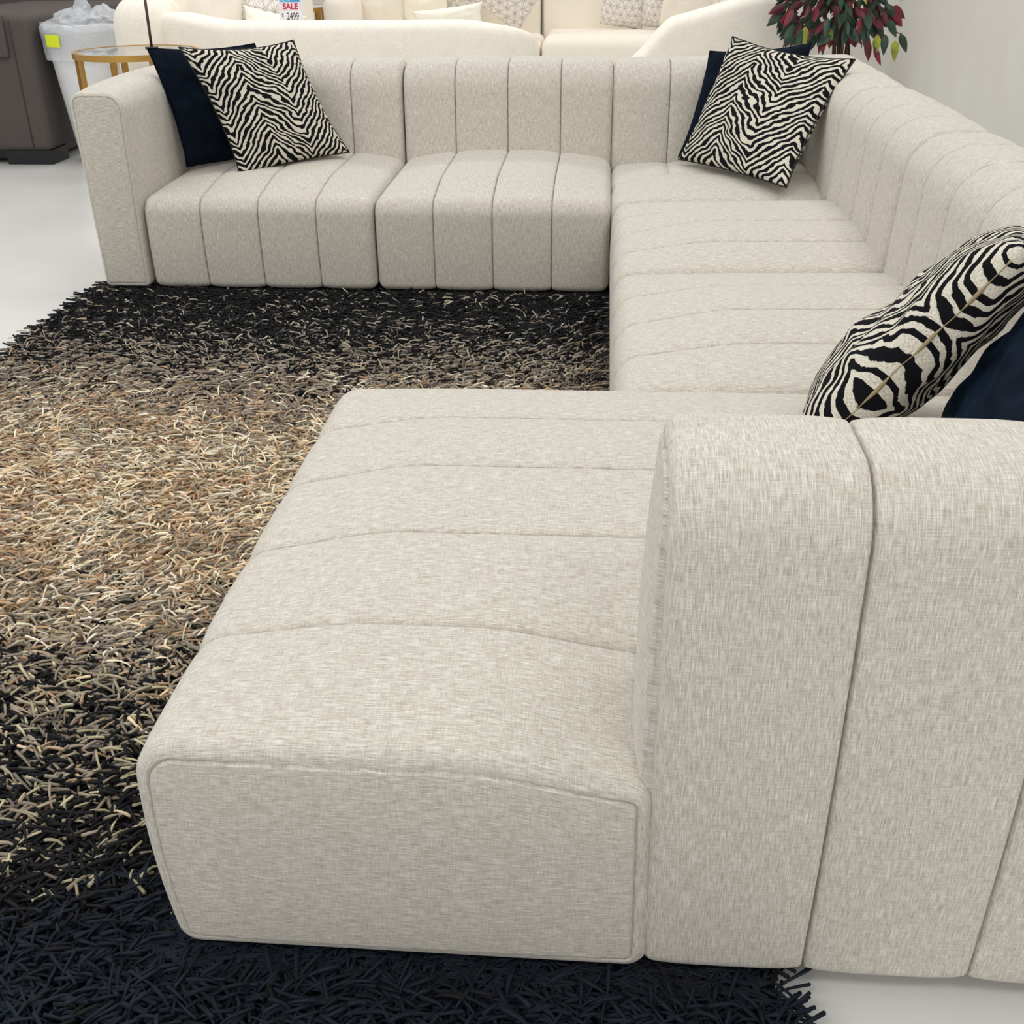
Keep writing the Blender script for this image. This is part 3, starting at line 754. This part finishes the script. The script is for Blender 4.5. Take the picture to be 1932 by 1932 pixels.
# white bin with liner
BX, BY = -3.215, 7.2
TB = thing('waste_bin', (BX, BY, 0), 'tall white plastic waste bin with a clear liner and yellow label', 'bin')
m = MB(); m.lathe((BX, BY, 0), [(.150, 0), (.165, .02), (.228, .60), (.245, .76), (.252, .775), (.252, .80), (.235, .80), (.218, .6), (.14, .03)], 64); m.build('body', WHITEPLASTIC, TB, True)
def lf(r, z, t):
    k = mn.noise(Vector((math.cos(t)*3, math.sin(t)*3, z*9)))
    k2 = mn.noise(Vector((math.cos(t)*9, math.sin(t)*9, z*22+4)))
    return r+.012*k+.008*k2+(.02*mn.noise(Vector((math.cos(t)*2, math.sin(t)*2, 9))) if z < .66 else 0), z+(.02*mn.noise(Vector((math.cos(t)*2.5, math.sin(t)*2.5, 3))) if z < .66 else .012*k)
m = MB(); m.lathe((BX, BY, 0), [(.262, .62), (.262, .66), (.264, .70), (.266, .74), (.268, .77), (.266, .80), (.258, .818), (.244, .822), (.234, .80), (.225, .74)], 96, False, False, lf); m.build('liner', FILM, TB, True)
m = MB()
def bunch(cx, cy, cz, rx, ry, h, seed):
    n, K = 40, 14; vs = []; fs = []
    for i in range(K):
        s = i/(K-1)
        for k in range(n):
            t = 2*PI*k/n; q = Vector((math.cos(t)*2.2+seed, math.sin(t)*2.2, s*3))
            f = (1-s**1.8)**.7+.02; w = 1+.35*mn.noise(q)+.18*mn.noise(q*2.6)
            vs.append((cx+rx*f*w*math.cos(t), cy+ry*f*w*math.sin(t), cz+h*s*(1+.25*mn.noise(q*1.4))))
    for i in range(K-1):
        for k in range(n): fs.append((i*n+k, i*n+(k+1) % n, (i+1)*n+(k+1) % n, (i+1)*n+k))
    return vs, fs
m.add(*bunch(BX-.06, BY, .80, .17, .16, .10, 1)); m.add(*bunch(BX+.12, BY+.02, .80, .12, .14, .11, 5)); m.add(*bunch(BX-.01, BY+.02, .86, .055, .05, .12, 9))
m.build('bag_knot', FILM, TB, True)
m = MB(); a0 = -2.17
vs = []; 
for i in range(7):
    a = a0+i*.40/6; 
    for z in (.700, .768): vs.append((BX+.281*math.cos(a), BY+.281*math.sin(a), z))
m.add(vs, [(2*i, 2*i+2, 2*i+3, 2*i+1) for i in range(6)]); m.build('label_patch', YELLOW, TB, True)
m = MB(); m.box(BX-.10, BX+.06, BY-.16, BY-.02, .80, .806); m.box(BX-.04, BX+.05, BY-.18, BY-.08, .806, .812); m.build('paper_scraps', PAPER, TB)

# artificial tree
TR = thing('artificial_tree', (1.22, 6.55, 0), 'artificial tree with dark green, crimson and lime leaves by the right wall', 'tree')
m = MB()
for k in range(16):
    a = rng.uniform(0, 2*PI); r = rng.uniform(.0, .06); x = 1.27+r*math.cos(a); y = 6.5+r*math.sin(a)
    m.tube([(x, y, .22), (x+rng.normal(0, .01), y+rng.normal(0, .01), .6), (x+rng.normal(0, .02)-.02, y+rng.normal(0, .02), .95), (x+rng.normal(0, .06)-.04, y, 1.45)], [.011, .009, .007, .004], 7)
m.build('trunk', plain('twiggy_bark', srgb(74, 50, 46), .9), TR, True)
m = MB(); m.lathe((1.25, 6.5, 0), [(.13, 0), (.15, .02), (.18, .24), (.19, .25), (.17, .25), (.16, .22)], 40); m.build('pot', plain('dark_pot', srgb(40, 36, 34), .6), TR, True)
lv = []; lf_ = []; lm = []; tw = MB()
def leaf(base, d, L, Wd_, mi):
    d = Vector(d).normalized(); s = d.cross(Vector((rng.normal(0, .5), 1, rng.normal(0, .4)))).normalized(); nn = s.cross(d).normalized(); b = len(lv); K = 7
    base = Vector(base)
    for i in range(K+1):
        t = i/K; w = Wd_*(math.sin(PI*t**.8)**.8)*(1-.25*t) if 0 < t < 1 else 0
        c = base+d*L*t+nn*(.10*L*t*t)-Vector((0, 0, .10*L*t*t))
        for q in (-1, -.5, 0, .5, 1): lv.append(c+s*w*q+nn*(abs(q)*w*.28))
    for i in range(K):
        for j in range(4): lf_.append((b+i*5+j, b+i*5+j+1, b+(i+1)*5+j+1, b+(i+1)*5+j)); lm.append(mi)
for k in range(760):
    a = rng.uniform(0, 2*PI); zz = rng.uniform(.73, 1.42); rm = .30*min(1, .70+(zz-.70)*2.2) if zz < 1.1 else .34
    r = rm*rng.uniform(.1, 1)**.6; x = 1.20+r*math.cos(a); y = 6.52+r*.8*math.sin(a)
    d = (math.cos(a)*.75+rng.normal(0, .35), math.sin(a)*.5+rng.normal(0, .35), -rng.uniform(.35, 1.2))
    mi = int(rng.choice([0, 1, 2], p=[.62, .345, .035]))
    L = rng.uniform(.065, .10)
    leaf((x, y, zz+.05), d, L, L*rng.uniform(.20, .27), mi)
for (x, z, mi, dx) in [(1.405, .80, 2, .0), (1.445, .80, 0, .05), (1.03, .84, 2, .02), (1.01, .83, 0, 0), (1.16, .84, 2, .05), (1.52, .80, 0, .5), (1.50, .77, 2, .1), (1.36, .77, 1, .2), (.97, .85, 0, -.5), (1.40, .74, 1, .6), (.96, .92, 1, -.6), (1.46, .92, 1, .9), (1.45, .87, 0, .7), (1.34, .84, 0, .1), (1.25, .84, 0, -.2), (1.12, .80, 0, .1)]:
    leaf((x, 6.36, z), (dx, -.1, -1), .095, .023, mi)
for (x0_, z0_, x1_, z1_) in [(1.40, .88, 1.50, .80), (1.47, .83, 1.53, .80), (1.30, 1.0, 1.45, .90), (1.15, 1.0, 1.0, .87), (1.2, .95, 1.12, .82), (1.25, 1.0, 1.34, .84)]:
    tw.tube([(x0_, 6.4, z0_), ((x0_+x1_)/2+.01, 6.37, (z0_+z1_)/2-.01), (x1_, 6.36, z1_)], .0028, 6)
tw.build('twigs', plain('twig_brown', srgb(80, 52, 50), .8), TR, True)
def leafm(name, c1, c2):
    t = NT(name); tc = t.n('ShaderNodeTexCoord'); f = t.noise(tc.outputs['Object'], 16, 3)
    t.l(t.ramp(f, [(.35, c1), (.65, c2)]), t.b.inputs['Base Color']); t.b.inputs['Roughness'].default_value = .45; return t.m
obj('foliage', lv, lf_, None, TR, True, recalc=False, midx=lm, mats=[leafm('leaf_green', srgb(18, 42, 32), srgb(52, 78, 62)), leafm('leaf_crimson', srgb(74, 10, 26), srgb(124, 20, 44)), leafm('leaf_lime', srgb(118, 124, 40), srgb(164, 170, 60))])

# ------------------------------------------------------------------ camera and light
cam = bpy.data.cameras.new('camera'); co = bpy.data.objects.new('camera', cam); COL.objects.link(co)
R3 = Matrix(((0.996906, -0.027719, 0.073551), (0.077975, 0.46658, -0.881035), (-0.009896, 0.884045, 0.467298)))
co.matrix_world = Matrix.Translation((0, 0, 1.3)) @ R3.to_4x4()
cam.sensor_fit = 'HORIZONTAL'; cam.sensor_width = 36; cam.lens = 2079/1932*36; cam.clip_start = .05; cam.clip_end = 60
SC.camera = co
def area(x, y, z, sx, sy, e, col=(1, .99, .975)):
    l = bpy.data.lights.new('ceiling_and_fill_panel', 'AREA'); l.shape = 'RECTANGLE'; l.size = sx; l.size_y = sy; l.energy = e; l.color = col
    o = bpy.data.objects.new('ceiling_and_fill_panel', l); o.location = (x, y, z); COL.objects.link(o); return o
for x in (-3.6, -1.2, 1.3):
    for y in (-8.6, -5.9, -3.2, -.6, 2.0, 4.6, 7.2, 9.8):
        area(x, y, 3.15, 1.2, .6, 17.5 if y > -1 else (31 if x < 0 else 12))  # unseen rows behind the camera are added fill for fronts turned towards it
w = bpy.data.worlds.new('world'); SC.world = w; w.use_nodes = True
w.node_tree.nodes['Background'].inputs[0].default_value = (1, .99, .968, 1); w.node_tree.nodes['Background'].inputs[1].default_value = .54
SC.view_settings.view_transform = 'Standard'; SC.view_settings.look = 'None'; SC.view_settings.gamma = 1
SC.view_settings.use_curve_mapping = False; SC.view_settings.exposure = 0.05
